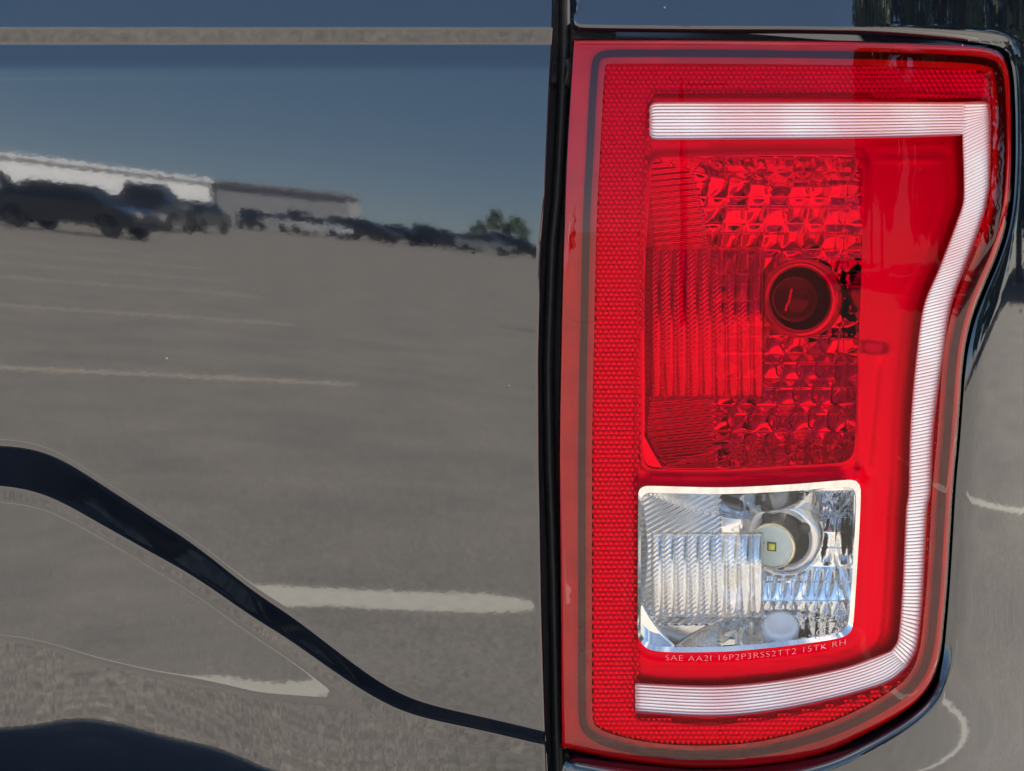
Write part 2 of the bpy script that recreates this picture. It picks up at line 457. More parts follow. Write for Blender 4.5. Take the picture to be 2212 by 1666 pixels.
def fsm(c, x, w=34):
    """interpolate a curve and round it off a little"""
    ks = np.linspace(-2, 2, 21); gs = np.exp(-ks ** 2); gs /= gs.sum()
    return sum(np.interp(x + k * w, c[0], c[1]) * g_ for k, g_ in zip(ks, gs))

def tailgate():
    us = np.concatenate([np.linspace(-4300, -150, 60), np.arange(-140, 1110, 4.5), np.arange(1110, 1150, 5.0)])
    d_edge = np.array([34, 28, 22, 17, 13, 10, 8, 6, 4.5, 3, 2, 1, 0.4, 0.0])
    vsr = np.concatenate([np.arange(-690, -20, 20.0), np.arange(-20, 170, 2.0), np.arange(170, 930, 8.0), np.arange(930, 1690, 2.5), np.arange(1690, 1945, 12.0)])
    ue = np.interp(vsr, *gate_edge)
    U = np.concatenate([np.repeat(us[None], len(vsr), 0), ue[:, None] - d_edge[None]], 1)
    k = us > 1000
    # slide the last columns so that they follow the curved edge
    sh = ue[:, None] - 1184
    fade = smooth01((us - 700) / 450)[None]
    U[:, :len(us)] += sh * fade
    V_ = np.repeat(vsr[:, None], U.shape[1], 1)
    # tilt of the surface (degrees; + faces up), a function of place
    tw = -0.92 + 1.19 * np.clip(U, -500, 1250) / 1150
    a1 = fsm(band_top, U, 36)
    wide = lambda c1, c2, w: fsm(c1, U, w) - fsm(c2, U, w)
    b0 = a1 + wide(band_bot, band_top, 110)
    ca = b0 + wide(crease_a, band_bot, 60); cb = ca + wide(crease_b, crease_a, 45)
    wf = np.interp(U, [0, 500, 900, 1200], [34, 20, 12, 8])
    def tr(c, w): return smooth01((V_ - c) / w + 0.5)
    t_s1 = tw
    s2 = 2.15 + (-8.6 - 2.15) * smooth01((U - 700) / 170)
    t = 1.8 + (-19 - 1.8) * tr(62, 7)
    t = t + (3.4 + 19) * tr(96, 7)
    t = t + (t_s1 - 3.4) * tr(146, 26)
    t = t + (-40 - t_s1) * tr(a1 - wf * 0.35, wf)
    t = t + (-9.0 + 40) * tr(b0 + 4, 14)
    t = t + (s2 + 9.0) * tr(ca, 16)
    s3 = -10.9 + 4.6 * smooth01((U - 150) / 700)
    t = t + (s3 - s2) * tr(cb, 18)
    slope = np.tan(np.radians(t))
    dv = np.gradient(vsr)
    Y = np.cumsum(-slope * S * dv[:, None], axis=0)
    i0 = np.argmin(abs(vsr - 500)); Y -= Y[i0][None]
    # side crown and the folded edge
    Y += 0.000012 * np.clip((U - 900) / 100, 0, None) ** 2
    r = 9.0
    de = (ue[:, None] - U)
    q = np.clip(1 - de / r, 0, 1)
    Y += S * r * (1 - np.sqrt(np.clip(1 - q * q, 0, 1)))
    # the edge flange going inward
    U = np.concatenate([U, ue[:, None] - 0.2, ue[:, None] - 6], 1)
    V_ = np.concatenate([V_, V_[:, -2:]], 1)
    Y = np.concatenate([Y, Y[:, -1:] + 0.010, Y[:, -1:] + 0.030], 1)
    # hem round the left, top and bottom of the gate
    P0 = W(U, V_, Y)
    o = grid_mesh('tailgate', U, V_, Y, M['paint'], truck)
    return o
tailgate()

# --- the rear corner of the bedside round the lamp
def wrap(u):
    """how far the corner of the truck bends back"""
    a = np.clip((u - 1700) / 500, 0, 1.06)
    y = 0.060 * a ** 2
    b = np.clip(u - 2230, 0, None)
    return y + 0.25 * (b * S) * 1.0 + 6.0 * (b * S) ** 2

lamp_pts = [(1237,84),(1500,84),(1800,87),(2000,93),(2110,99),(2155,111),(2174,133),(2183,170),(2187,250),(2187,350),(2182,430),(2170,500),(2150,560),(2125,620),(2102,680),(2087,740),(2079,800),(2074,870),(2068,950),(2059,1051),(2053,1150),(2047,1250),(2040,1336),(2030,1422),(2009,1482),(1966,1530),(1873,1586),(1773,1631),(1636,1657),(1493,1661),(1400,1652),(1317,1640),(1211,1616),(1209,1336),(1206,1003),(1208,827),(1213,600),(1217,475),(1222,333)]
lamp_out = smooth_poly(lamp_pts, 7, True, corner=(0, 32))

bed_inner = [(1231,30),(1232,52),(1242,64),(1262,68),(1493,71),(1731,72),(1873,75),(2016,83),(2111,92),(2163,102),(2184,122),(2194,170),(2198,250),(2198,350),(2193,440),(2181,508),(2161,568),(2136,628),(2112,690),(2097,750),(2089,810),(2084,870),(2078,950),(2069,1051),(2063,1150),(2057,1250),(2050,1340),(2040,1432),(2017,1500),(1972,1548),(1880,1604),(1780,1648),(1640,1676),(1493,1681),(1400,1672),(1317,1660),(1240,1642),(1222,1645),(1215,1662)]
bed_inner = [(u - (4 if 115 < v < 1500 else 0), v - (4 if v > 1490 and u > 1300 else 0)) for u, v in bed_inner]
bed_path = smooth_poly(bed_inner, 8, False)
def bedside():
    outer = np.concatenate([[[1219, -700], [1224, -400]], [[1229, -200]], bed_path, [[1216, 1800], [1216, 1950], [1300, 2050]],
                            np.stack([np.linspace(1400, 2400, 40), np.full(40, 2050)], -1),
                            np.stack([np.full(90, 2405), np.linspace(2040, -700, 90)], -1),
                            np.stack([np.linspace(2395, 1230, 46), np.full(46, -705)], -1)])
    # strips that follow the rolled edge
    def shift(d):
        tg = np.gradient(bed_path, axis=0); nr = np.stack([tg[:, 1], -tg[:, 0]], -1); nr /= np.linalg.norm(nr, axis=1)[:, None]
        return bed_path + nr * d
    rings = []
    lo = bed_path
    def yb(P):
        u, v = P[:, 0], P[:, 1]
        d = dist_to(bed_path, P, closed=False)
        rw = np.interp(v, [60, 110, 500, 650, 1350, 1480, 1600], [9, 9, 10, 40, 42, 18, 18])
        rw = np.where(v < 130, 13 + np.clip((u - 1800) / 400, 0, 1) * 20, rw)
        q = np.clip(1 - d / rw, 0, 1)
        hem = np.where(v < 90, 0.0042, np.interp(v, [90, 110, 500, 650, 1350, 1500], [0.003, 0.0016, 0.0014, 0.0034, 0.0036, 0.0034]))
        # the panel above the lamp tips up a little, the flank below bulges out
        tip = np.where(v < 90, (90 - v) * S * 0.03 * smooth01((90 - v) / 40), 0)
        low = np.clip(v - 1250, 0, None) * S
        bulge = -0.10 * low * smooth01((v - 1250) / 500)
        dl = np.clip(1230 + 12 - u, 0, 12) / 12.0
        left = np.where((v < 60) | (v > 1640), 0.002 * dl ** 2, 0)
        return wrap(u) - 0.001 + hem * q ** 2 + tip + bulge + left
    # interior points close to the edge
    step = 16
    extra = []
    for dd in (3, 6, 9, 12, 16, 21, 27, 34, 42, 50):
        extra.append(shift(-dd)); extra.append(shift(dd))
    extra = np.concatenate(extra)
    okx = inside(outer, extra); extra = extra[okx]
    verts = [tuple(p) for p in outer]; n = len(verts)
    edges = [(i, (i + 1) % n) for i in range(n)]
    lo_, hi_ = outer.min(0), outer.max(0)
    gx, gy = np.meshgrid(np.arange(lo_[0], hi_[0], step), np.arange(lo_[1], hi_[1], step))
    gg = np.stack([gx.ravel(), gy.ravel()], -1); gg = gg[inside(outer, gg)]
    gg = gg[dist_to(bed_path, gg, closed=False) > 54]
    verts += [tuple(p) for p in extra] + [tuple(p) for p in gg]
    vo, eo, fo, *_ = delaunay_2d_cdt([Vector(p) for p in verts], edges, [], 0, 1e-3)
    P = np.array([(p.x, p.y) for p in vo]); F = np.array([f for f in fo if len(f) == 3])
    F = F[inside(outer, P[F].mean(1))]
    a, b, c = P[F[:, 0]], P[F[:, 1]], P[F[:, 2]]
    cr = (b[:, 0]-a[:, 0])*(c[:, 1]-a[:, 1]) - (b[:, 1]-a[:, 1])*(c[:, 0]-a[:, 0])
    F[cr > 0] = F[cr > 0][:, ::-1]
    V3 = list(W(P[:, 0], P[:, 1], yb(P))); faces = [tuple(f) for f in F]
    # inward flange round the lamp opening
    bp = bed_path; A = W(bp[:, 0], bp[:, 1], yb(bp)); B = A.copy(); B[:, 1] += 0.035
    b0 = len(V3); m = len(bp); V3 += list(A) + list(B)
    for i in range(m - 1): faces.append((b0 + i, b0 + m + i, b0 + m + i + 1, b0 + i + 1))
    # the long flank of the bed, running forward
    vv = np.linspace(-700, 2050, 24)
    E = W(np.full(24, 2405.), vv, yb(np.stack([np.full(24, 2405.), vv], -1)))
    b0 = len(V3)
    for k, dy in enumerate((0, 0.05, 0.15, 0.5, 1.7)):
        Q = E.copy(); Q[:, 1] += dy; Q[:, 0] += min(dy, 0.15) * 0.25
        V3 += list(Q)
    for k in range(4):
        for i in range(23): faces.append((b0 + k*24 + i, b0 + k*24 + i + 1, b0 + (k+1)*24 + i + 1, b0 + (k+1)*24 + i))
    o = link('bedside', V3, faces, M['paint'], truck)
    return o
bedside()

# --- black door jamb behind the gap
jb = sheet('jamb', np.array([(1050,-420),(1330,-420),(1330,1960),(1050,1960)], float), [], lambda P: 0.045 + 0*P[:,0], 60, M['black'], truck)
def seal():
    vv = np.linspace(-300, 1900, 120)
    us_ = np.interp(vv, gate_edge[0], gate_edge[1]) + 22 + 3 * np.sin(vv / 170)
    rows = []
    for an in np.linspace(0, math.pi, 7):
        rows.append(W(us_ - 13 * math.cos(an), vv, 0.030 - 0.006 * math.sin(an) + 0 * vv))
    V3 = np.concatenate(rows); n = len(vv); F = []
    for k in range(6):
        for i in range(n - 1): F.append((k*n+i, k*n+i+1, (k+1)*n+i+1, (k+1)*n+i))
    return link('rubber_seal', V3, F, M['rubber'], truck)
seal()
# bump stop in the gap beside the lamp's top corner
lathe('bump_stop', [(0.0105, 0), (0.0105, 0.006), (0.0095, 0.0075), (0.007, 0.0075), (0.0062, 0.0065), (0.0, 0.006)], W(np.array(1228.), np.array(160.), np.array(0.034)), (-0.8, -0.6, 0.1), M['rubber'], truck, 28)

# --- rest of the truck (out of frame, it throws the shadow behind the truck)
cxT = -0.70; hw = 1.0
M['tyre'] = principled('tyre_rubber', (0.02, 0.02, 0.02), 0.8)
M['rim'] = principled('alloy_rim', (0.5, 0.5, 0.5), 0.3, metal=1)
M['glass'] = principled('dark_glass', (0.01, 0.012, 0.014), 0.03, spec=0.6)
M['chrome_bumper'] = principled('bumper_black', (0.015, 0.017, 0.02), 0.25, coat=0.5)
box('bumper', (cxT - 0.98, cxT + 0.98, -0.14, 0.03, 0.46, 0.66), M['chrome_bumper'], truck, 0.02)
box('bed_wall', (cxT - 0.99, cxT - 0.72, 0.02, 1.75, 0.62, 1.408), M['paint'], truck, 0.03)
box('bed_wall', (0.10, 0.27, 0.10, 1.75, 0.66, 1.408), M['paint'], truck, 0.02)
box('bed_floor', (cxT - 0.7, 0.0, 0.06, 1.72, 0.68, 0.72), M['black'], truck)
def cab():
    prof = [(1.78, 0.45), (5.6, 0.45), (5.65, 0.95), (5.45, 1.12), (4.3, 1.22), (3.6, 1.90), (2.1, 1.93), (1.85, 1.40), (1.78, 1.2)]
    V, F = [], []; n = len(prof)
    for sx in (-1, 1):
        for y, z in prof:
            w = 0.99 if z < 1.3 else 0.99 - (z - 1.3) * 0.28
            V.append((cxT + sx * w, y, z))
    for i in range(n):
        j = (i + 1) % n; F.append((i, j, n + j, n + i))
    F.append(tuple(range(n))); F.append(tuple(range(2*n - 1, n - 1, -1)))
    o = link('cab', V, F, M['paint'], truck, smooth=False)
    box('rear_window', (cxT - 0.62, cxT + 0.62, 1.862, 1.90, 1.46, 1.80), M['glass'], o)
    return o
cab()
for wx in (cxT - 0.86, cxT + 0.86):
    for wy in (1.0, 4.7):
        w_ = lathe('wheel', [(0.22, -0.13), (0.36, -0.13), (0.39, -0.09), (0.39, 0.09), (0.36, 0.13), (0.22, 0.13)], (wx, wy, 0.39), (1, 0, 0), M['tyre'], truck, 32)
        lathe('rim', [(0.225, -0.12), (0.2, -0.06), (0.05, -0.05), (0.05, 0.05), (0.2, 0.06), (0.225, 0.12)], (wx, wy, 0.39), (1, 0, 0), M['rim'], w_, 24)

# ------------------------------------------------------------------ the tail light
def yl(P):
    """outer skin of the lamp lens"""
    u, v = P[:, 0], P[:, 1]
    d = dist_to(lamp_out, P)
    bev = np.clip(1 - d / 13, 0, 1)
    low = np.clip(v - 1480, 0, None) * S
    return wrap(u) - 0.004 + 0.0032 * bev ** 1.6 + 1.6 * low ** 2 + 0.5 * (np.clip(210 - v, 0, None) * S) ** 2

def ylb(P, off):
    """a surface inside the lamp, at distance off behind the lens skin"""
    u, v = P[:, 0], P[:, 1]
    low = np.clip(v - 1480, 0, None) * S
    return wrap(u) - 0.004 + 1.6 * low ** 2 + off

def rings_in(poly, ds):
    return [smooth_poly(offset(poly, -d), 9, True)[::1] for d in ds]

# housing (the part itself): tray behind everything with a side wall
house = sheet('tail_light', offset(lamp_out, -3), [], lambda P: ylb(P, 0.075), 70, M['black'], truck)
house.name = 'tail_light'
tag(house, 'red tail light with a clear reversing window and a bright C-shaped light bar')
LT = house
def lamp_wall():
    p = offset(lamp_out, -1.2); y = yl(p) + 0.001
    A = W(p[:, 0], p[:, 1], y); B = A.copy(); B[:, 1] += 0.008; C2 = W(p[:, 0], p[:, 1], y); C2[:, 1] += 0.075
    n = len(p)
    F = [(i, (i+1) % n, n + (i+1) % n, n + i) for i in range(n)]
    link('lens_edge', np.concatenate([A, B]), F, M['lens_edge'], LT)
    link('housing_wall', np.concatenate([B, C2]), F, M['black'], LT)
M['lens_edge'] = principled('red_lens_edge', (0.42, 0.003, 0.03), 0.12, coat=0.5)
lamp_wall()

# outline pieces inside the lamp
gas_out = smooth_poly([(1297,108+4),(1335,104+4),(1540,108),(1873,112),(2060,119),(2120,124),(2155,136),(2168,165),(2174,250),(2174,350),(2168,430),(2156,496),(2136,556),(2111,614),(2088,676),(2073,738),(2065,800),(2060,870),(2054,950),(2045,1051),(2039,1150),(2033,1250),(2026,1330),(2015,1412),(1994,1466),(1955,1508),(1864,1562),(1766,1602),(1636,1633),(1505,1641),(1388,1632),(1300,1610),(1262,1585),(1250,1550),(1249,1336),(1249,1003),(1251,827),(1254,700),(1259,475),(1266,333),(1273,200),(1280,130)], 8)
gas_in = offset(gas_out, -16)
pr_out = offset(gas_out, -30)
Q = smooth_poly([(1396,240),(1398,208),(1408,198),(1440,197),(1800,199),(2080,206),(2136,212),(2150,240),(2150,400),(2138,452),(2106,560),(2070,662),(2050,780),(2033,923),(2025,1065),(2017,1098),(2008,1288),(1994,1402),(1972,1456),(1925,1488),(1830,1520),(1686,1551),(1541,1566),(1395,1558),(1376,1554),(1370,1540),(1369,1000),(1378,600),(1388,400)], 8)

stop_hole = smooth_poly([(1407,370),(1412,350),(1430,341),(1640,336),(1835,336),(1858,346),(1864,371),(1862,560),(1852,800),(1846,965),(1838,988),(1815,1000),(1700,1007),(1550,1015),(1410,1013),(1394,1003),(1388,975),(1389,800),(1393,590)], 8)
rev_out = smooth_poly([(1379,1070),(1383,1056),(1397,1050),(1560,1053),(1700,1047),(1830,1037),(1850,1040),(1859,1056),(1856,1150),(1848,1280),(1843,1345),(1836,1366),(1815,1378),(1750,1389),(1650,1401),(1560,1408),(1450,1409),(1405,1404),(1386,1390),(1378,1370),(1378,1220)], 8)
def shrink(poly, l, r, t, b, box_):
    """pull an outline in by different amounts left, right, top and bottom"""
    x0, x1, y0, y1 = box_
    out = poly.copy()
    out[:, 0] = np.interp((poly[:, 0] - x0) / (x1 - x0), [0, 1], [x0 + l, x1 - r])
    out[:, 1] = poly[:, 1] + np.interp((poly[:, 1] - y0) / (y1 - y0), [0, 1], [t, -b])
    return out
rev_in = shrink(rev_out, 6, 10, 15, 11, (1378, 1859, 1045, 1405))

def along(pts, n):
    p = smooth_poly(pts, 3, False); d = np.concatenate([[0], np.cumsum(np.linalg.norm(np.diff(p, axis=0), axis=1))])
    t = np.linspace(0, d[-1], n); return np.stack([np.interp(t, d, p[:, 0]), np.interp(t, d, p[:, 1])], -1)
BT_A = [(1404,232),(1408,225),(1418,222),(1600,222),(1850,222),(2082,223)]
BT_B = [(1404,292),(1408,299),(1418,301),(1600,300),(1850,298),(2082,291)]
LG_I = [(2080,224),(2080,290),(2083,428),(2068,480),(2030,580),(1997,661),(1980,780),(1968,923),(1964,1065),(1959,1098),(1950,1288),(1941,1383),(1926,1407)]
LG_O = [(2134,223),(2139,290),(2136,404),(2122,470),(2087,566),(2054,661),(2035,780),(2016,923),(2009,1065),(2002,1098),(1992,1288),(1980,1398),(1959,1440)]
BB_A = [(1926,1407),(1826,1443),(1683,1471),(1541,1483),(1373,1477)]
BB_B = [(1959,1440),(1921,1471),(1826,1502),(1683,1533),(1541,1547),(1373,1538)]
c_out = np.concatenate([along(BT_A, 90)[:-1], along([(2082,223),(2126,221),(2135,224),(2139,233)], 8)[:-1], along([(2139,240)] + LG_O[1:], 150)[:-1], along(BB_B, 75)[:-1],
                        along([(1373,1538),(1373,1477)], 8)[:-1], along(BB_A[::-1], 75)[:-1], along([LG_I[-1]] + LG_I[::-1][1:-1], 150)[:-1], along([(2080,290), (2072,292)] + BT_B[::-1][1:], 90)[:-1], along([(1404,292),(1404,232)], 8)[:-1]])
c_out = offset(c_out, 1.5)
# the lens: one red moulding with the reversing window cut out
ridge_a = smooth_poly(offset(rev_out, 15), 8); ridge_b = smooth_poly(offset(rev_out, 21), 8)
def yl_red(P):
    d = dist_to(rev_out, P)
    return yl(P) - 0.0022 * (1 - smooth01((d - 13) / 9))
red = sheet('red_lens', pr_out, [rev_out, c_out], yl_red, 14, M['red_lens'], LT, rings=[ridge_a, ridge_b])
rimlens = sheet('lens_rim', lamp_out, [pr_out], yl, 14, M['red_rim'], LT, rings=[offset(lamp_out, -3.5), offset(lamp_out, -7), offset(lamp_out, -11), offset(lamp_out, -15)])
clear = sheet('clear_lens', rev_out, [], lambda P: yl(P) - 0.0022, 24, M['clear_lens'], LT)
tag(clear, 'clear reversing light window in the lower half of the red lens')

# backing of the flange and the black band
sheet('lens_flange', offset(lamp_out, -4), [gas_out], lambda P: ylb(P, 0.004), 16, M['housing_grey'], LT)
gk = sheet('black_band', gas_out, [gas_in], lambda P: ylb(P, 0.0025), 12, M['gasket'], LT)
tag(gk, 'thin black band running round the inside of the lens edge')
sheet('inner_flange', gas_in, [pr_out], lambda P: ylb(P, 0.0045), 14, M['housing_grey'], LT)

# prism reflector: hexagonal pyramids all round
def prisms():
    pitch = 11.5; ry = pitch * 0.866
    gx, gy = np.meshgrid(np.arange(1240, 2190, pitch), np.arange(100, 1650, ry))
    gx = gx + (np.arange(gx.shape[0]) % 2)[:, None] * pitch / 2
    c = np.stack([gx.ravel(), gy.ravel()], -1)
    c = c[inside(offset(pr_out, 4), c) & ~inside(offset(Q, -9), c)]
    r = pitch * 0.577
    an = np.radians(np.arange(6) * 60 + 30)
    V, F = [], []
    for (x, y) in c:
        k = len(V)
        px = np.concatenate([x + r * np.cos(an), x + 0.42 * r * np.cos(an)]); py = np.concatenate([y + r * np.sin(an), y + 0.42 * r * np.sin(an)])
        off = np.concatenate([np.full(6, 0.0066), np.full(6, 0.0052)]) + rng.normal(0, 0.00008)
        P = np.stack([px, py], -1)
        V += list(W(px, py, ylb(P, 0) + off))
        for i in range(6):
            j = (i + 1) % 6
            F.append((k + i, k + 6 + i, k + 6 + j, k + j))
        F.append(tuple(k + 6 + i for i in range(5, -1, -1)))
    o = link('prism_reflector', V, F, M['prism'], LT, smooth=False)
    tag(o, kind='stuff'); o['label'] = 'band of tiny hexagonal prisms round the lens'
prisms()

# bezel
def wedge(P):
    """the raised step on the bezel right of the bowl"""
    u, v = P[:, 0], P[:, 1]
    edge = np.interp(v, [735, 760, 790, 1010, 1030], [1845, 1918, 1900, 1880, 1845])
    return -0.004 * smooth01((edge - u) / 14 + 0.5) * smooth01((v - 740) / 18) * smooth01((1035 - v) / 20) * smooth01((u - 1850) / 6)
guide_groove_v = lambda P: 0
stop_rims = offset(stop_hole, 10)
def ybez(P):
    d = dist_to(stop_hole, P)
    d2 = dist_to(rev_out, P)
    lines = 0.0006 * np.sin(np.clip(d2, 0, 60) / 60 * 4 * math.pi) * (d2 < 60) * (P[:, 1] > 1030)
    dq = dist_to(Q, P); dc = dist_to(c_out, P)
    ridges = 0.0005 * np.sin(dc / 26 * 2 * math.pi) * (dc < 52) * smooth01((P[:, 0] - 1880) / 30)
    return ylb(P, 0.010) - 0.0058 * (1 - smooth01(dq / 10)) - 0.0022 * (1 - smooth01((d - 6) / 9)) + wedge(P) + lines + ridges
sheet('bezel', Q, [stop_hole, rev_in], ybez, 11, M['satin'], LT, rings=[offset(Q, -3), offset(Q, -7), offset(Q, -11), offset(stop_hole, 5), offset(stop_hole, 10), offset(stop_hole, 15)])

# chrome rim of the reversing light
def rim():
    yo = yl(rev_out) - 0.0020; yi = ylb(rev_in, 0.0) - 0.0002
    back = offset(rev_in, -3); ring_strip('rim_wall', back, rev_in, ylb(back, 0.014), yi, M['chrome'], LT)
    o = ring_strip('chrome_rim', rev_in, rev_out, yi, yo, M['chrome'], LT)
    tag(o, 'bright chrome rim round the clear reversing light')
rim()

# bowls
def bowl(name, u0, u1, v0, v1, du, dv, depth, mat, base):
    U, V_ = np.meshgrid(np.arange(u0, u1 + du, du), np.arange(v0, v1 + dv, dv))
    P = np.stack([U.ravel(), V_.ravel()], -1)
    Y = ylb(np.stack([np.minimum(P[:, 0], 1900), P[:, 1]], -1), base).reshape(U.shape) + depth(U, V_)
    return grid_mesh(name, U, V_, Y, mat, LT)

def pillow(U, V_, cu, cv, amp):
    a = (U / cu) % 1; b = (V_ / cv) % 1
    return amp * (1 - (2*a - 1)**2) * (1 - (2*b - 1)**2), np.floor(U / cu), np.floor(V_ / cv)

def stop_depth(U, V_):
    par = 0.058 * (1 - ((U - 1730) / 400) ** 2 - ((V_ - 650) / 540) ** 2)
    wl = [(1866 - U) * 0.0012, (V_ - 338) * 0.0007, (1012 - V_) * 0.00065, (U - 1392) * 0.0009]
    d = par
    for w_ in wl: d = np.minimum(d, w_)
    d = np.maximum(d, 0)
    # facets on the right, flutes on the left
    us = U + 0.16 * np.abs(V_ - 640) * np.sign(640 - V_) * -1
    f, iu, iv = pillow(us, V_ + 20, 44, 56, 0.0022)
    jit = (np.sin(iu * 12.9898 + iv * 78.233) * 43758.5453) % 1
    right = smooth01((U - (1540 + 0.25 * (V_ - 560) * (V_ < 560))) / 8)
    flute = 0.0007 * np.sin(2 * math.pi * (V_ + 0.10 * U) / 13)
    floor_ = (V_ > 905)
    m = d > 0.002
    tilt = (jit - 0.5) * 0.009 * ((V_ / 56) % 1 - 0.5)
    return d + m * (right * (-f * (0.7 + 0.6 * jit) + tilt) + (1 - right) * flute)
stop = bowl('stop_light_bowl', 1380, 1872, 326, 1022, 3.0, 2.5, stop_depth, M['chrome'], 0.011)
tag(stop, 'faceted bowl of the red stop light')

def rev_depth(U, V_):
    par = 0.055 * (1 - ((U - 1694) / 335) ** 2 - ((V_ - 1185) / 300) ** 2)
    wl = [(1846 - U) * 0.0012, (V_ - 1060) * 0.0008, (1398 - V_) * 0.00055, (U - 1384) * 0.0009]
    d = par
    for w_ in wl: d = np.minimum(d, w_)
    d = np.maximum(d, 0)
    us = U + 0.12 * (V_ - 1200)
    f, iu, iv = pillow(us, V_ + 34, 25, 74, 0.0016)
    jit = (np.sin(iu * 12.9898 + iv * 78.233) * 43758.5453) % 1
    rr = np.hypot(U - 1694, V_ - 1160)
    right = smooth01((U - 1600) / 10) * smooth01((rr - 84) / 6) * smooth01((1345 - V_) / 10)
    flute = 0.0007 * np.sin(2 * math.pi * (V_ + 0.55 * U) / 12) * smooth01((1560 - U) / 12) * (V_ < 1350)
    m = d > 0.002
    tilt = (jit - 0.5) * 0.0035 * ((V_ / 74) % 1 - 0.5)
    return d + m * (right * (-f * (0.6 + 0.8 * jit) + tilt) + flute)
rev = bowl('reversing_light_bowl', 1366, 1866, 1036, 1416, 2.5, 2.0, rev_depth, M['chrome'], 0.012)
tag(rev, 'chrome faceted bowl of the clear reversing light')

# fluted inserts
def insert(name, u0, u1, v0, v1, n, off, label):
    nu = n * 14 + 1
    us_ = np.linspace(u0, u1, nu); vv = np.arange(v0, v1 + 2.4, 2.4)
    U, V_ = np.meshgrid(us_, vv)
    ph = ((U - u0) / (u1 - u0) * n) % 1
    saw = np.where(ph < 0.55, ph / 0.55, (1 - ph) / 0.45)
    h = 0.0027 * np.sin(math.pi * ph) ** 0.8
    hatch = 0.00055 * np.sin(2 * math.pi * (V_ + 1.0 * (U - u0)) / 10.5) * (ph < 0.55) * smooth01(1.35 - (U - u0) / (u1 - u0) * 1.3)
    P = np.stack([U.ravel(), V_.ravel()], -1)
    mid = (v0 + v1) / 2; hf = (v1 - v0) / 2
    Y = ylb(P, off).reshape(U.shape) - h + hatch + 0.0055 * (hf / 93) * ((V_ - mid) / hf) ** 2
    # rounded corners and a rim that falls back
    e = np.minimum.reduce([U - u0, u1 - U, V_ - v0, v1 - V_])
    Y = Y + 0.004 * (1 - smooth01(e / 5))
    o = grid_mesh(name, U, V_, Y, M['insert'], LT)
    Yb = ylb(P, off + 0.0045).reshape(U.shape)
    tag(o, label)
    return o
insert('fluted_insert', 1404, 1652, 532, 862, 9, 0.009, 'red-looking fluted plastic block in front of the stop light bowl')
insert('fluted_insert', 1406, 1651, 1150, 1337, 9, 0.009, 'clear fluted plastic block in front of the reversing light bowl')

# stop bulb
cS = W(np.array(1730.), np.array(645.), np.array(0.050)); axS = (-0.32, -1, 0.02)
lathe('bulb_socket', [(0.0245, -0.012), (0.0245, 0.004), (0.0215, 0.0055), (0.0190, 0.004), (0.0185, -0.004)], cS, axS, M['socket'], LT, 48)
lathe('socket_hole', [(0.0188, 0.002), (0.0180, -0.004), (0.0, -0.006)], cS, axS, M['dark_hole'], LT, 40)
lathe('bulb', [(0.009, -0.004), (0.010, 0.0), (0.0125, 0.006), (0.0140, 0.013), (0.0135, 0.020), (0.0105, 0.026), (0.006, 0.029), (0.0, 0.030)], cS, axS, M['bulb_glass'], LT, 36)
fl = []
for t in np.linspace(0, 1, 14):
    fl.append(Vector(cS) + Vector(axS).normalized() * 0.017 + Vector((-0.006 + 0.004 * t, -0.003, -0.007 + 0.013 * t + 0.001 * math.sin(t * 9))))
def tube(name, pts, r, mat, parent, n=8):
    V, F = [], []
    for i, p in enumerate(pts):
        t = (pts[min(i+1, len(pts)-1)] - pts[max(i-1, 0)]).normalized(); a = t.orthogonal().normalized(); b = t.cross(a)
        for k in range(n):
            q = 2*math.pi*k/n; V.append(p + a*math.cos(q)*r + b*math.sin(q)*r)
    for i in range(len(pts)-1):
        for k in range(n): F.append((i*n+k, i*n+(k+1)%n, (i+1)*n+(k+1)%n, (i+1)*n+k))
    return link(name, V, F, mat, parent)
tube('filament', fl, 0.0009, M['filament'], LT)

# reversing bulb
cR = W(np.array(1694.), np.array(1160.), np.array(0.048)); axR = Vector((-0.30, -1, -0.13)).normalized()
lathe('bulb_socket', [(0.0228, -0.012), (0.0228, 0.003), (0.0212, 0.0045), (0.0168, 0.0045), (0.0160, 0.003), (0.0160, -0.004)], cR, axR, M['socket'], LT, 56)
lathe('socket_hole', [(0.0163, 0.002), (0.0158, -0.003), (0.0, -0.005)], cR, axR, M['dark_hole'], LT, 40)
# notches of the bayonet
for an in (0.7, 2.9, 4.6):
    t = axR.orthogonal().normalized(); b = axR.cross(t)
    p = Vector(cR) + axR * 0.0035 + (t * math.cos(an) + b * math.sin(an)) * 0.0162
    lathe('socket_notch', [(0.0034, -0.004), (0.0034, 0.0016), (0.0028, 0.0022), (0.0, 0.0022)], p, axR, M['dark_hole'], LT, 16)
cF = W(np.array(1668.), np.array(1180.), np.array(0.022))
body_axis = (Vector(cF) - Vector(cR)).normalized()
lathe('led_bulb', [(0.0118, -0.030), (0.0118, -0.006), (0.0130, -0.005), (0.0136, -0.002), (0.0136, 0.0), (0.0128, 0.0008)], cF, axR, M['socket'], LT, 44)
lathe('brass_ring', [(0.0138, -0.0016), (0.0143, -0.0006), (0.0138, 0.0008), (0.0128, 0.0010)], cF, axR, M['brass'], LT, 44)
lathe('led_board', [(0.0128, 0.0004), (0.0, 0.0006)], cF, axR, M['led_board'], LT, 36)
lathe('led_frame', [(0.0038, 0.0006), (0.0038, 0.0012), (0.0, 0.0012)], cF, axR, M['led_frame'], LT, 4)
lathe('led_chip', [(0.0026, 0.0012), (0.0024, 0.0018), (0.0, 0.0020)], cF, axR, M['led_chip'], LT, 4)

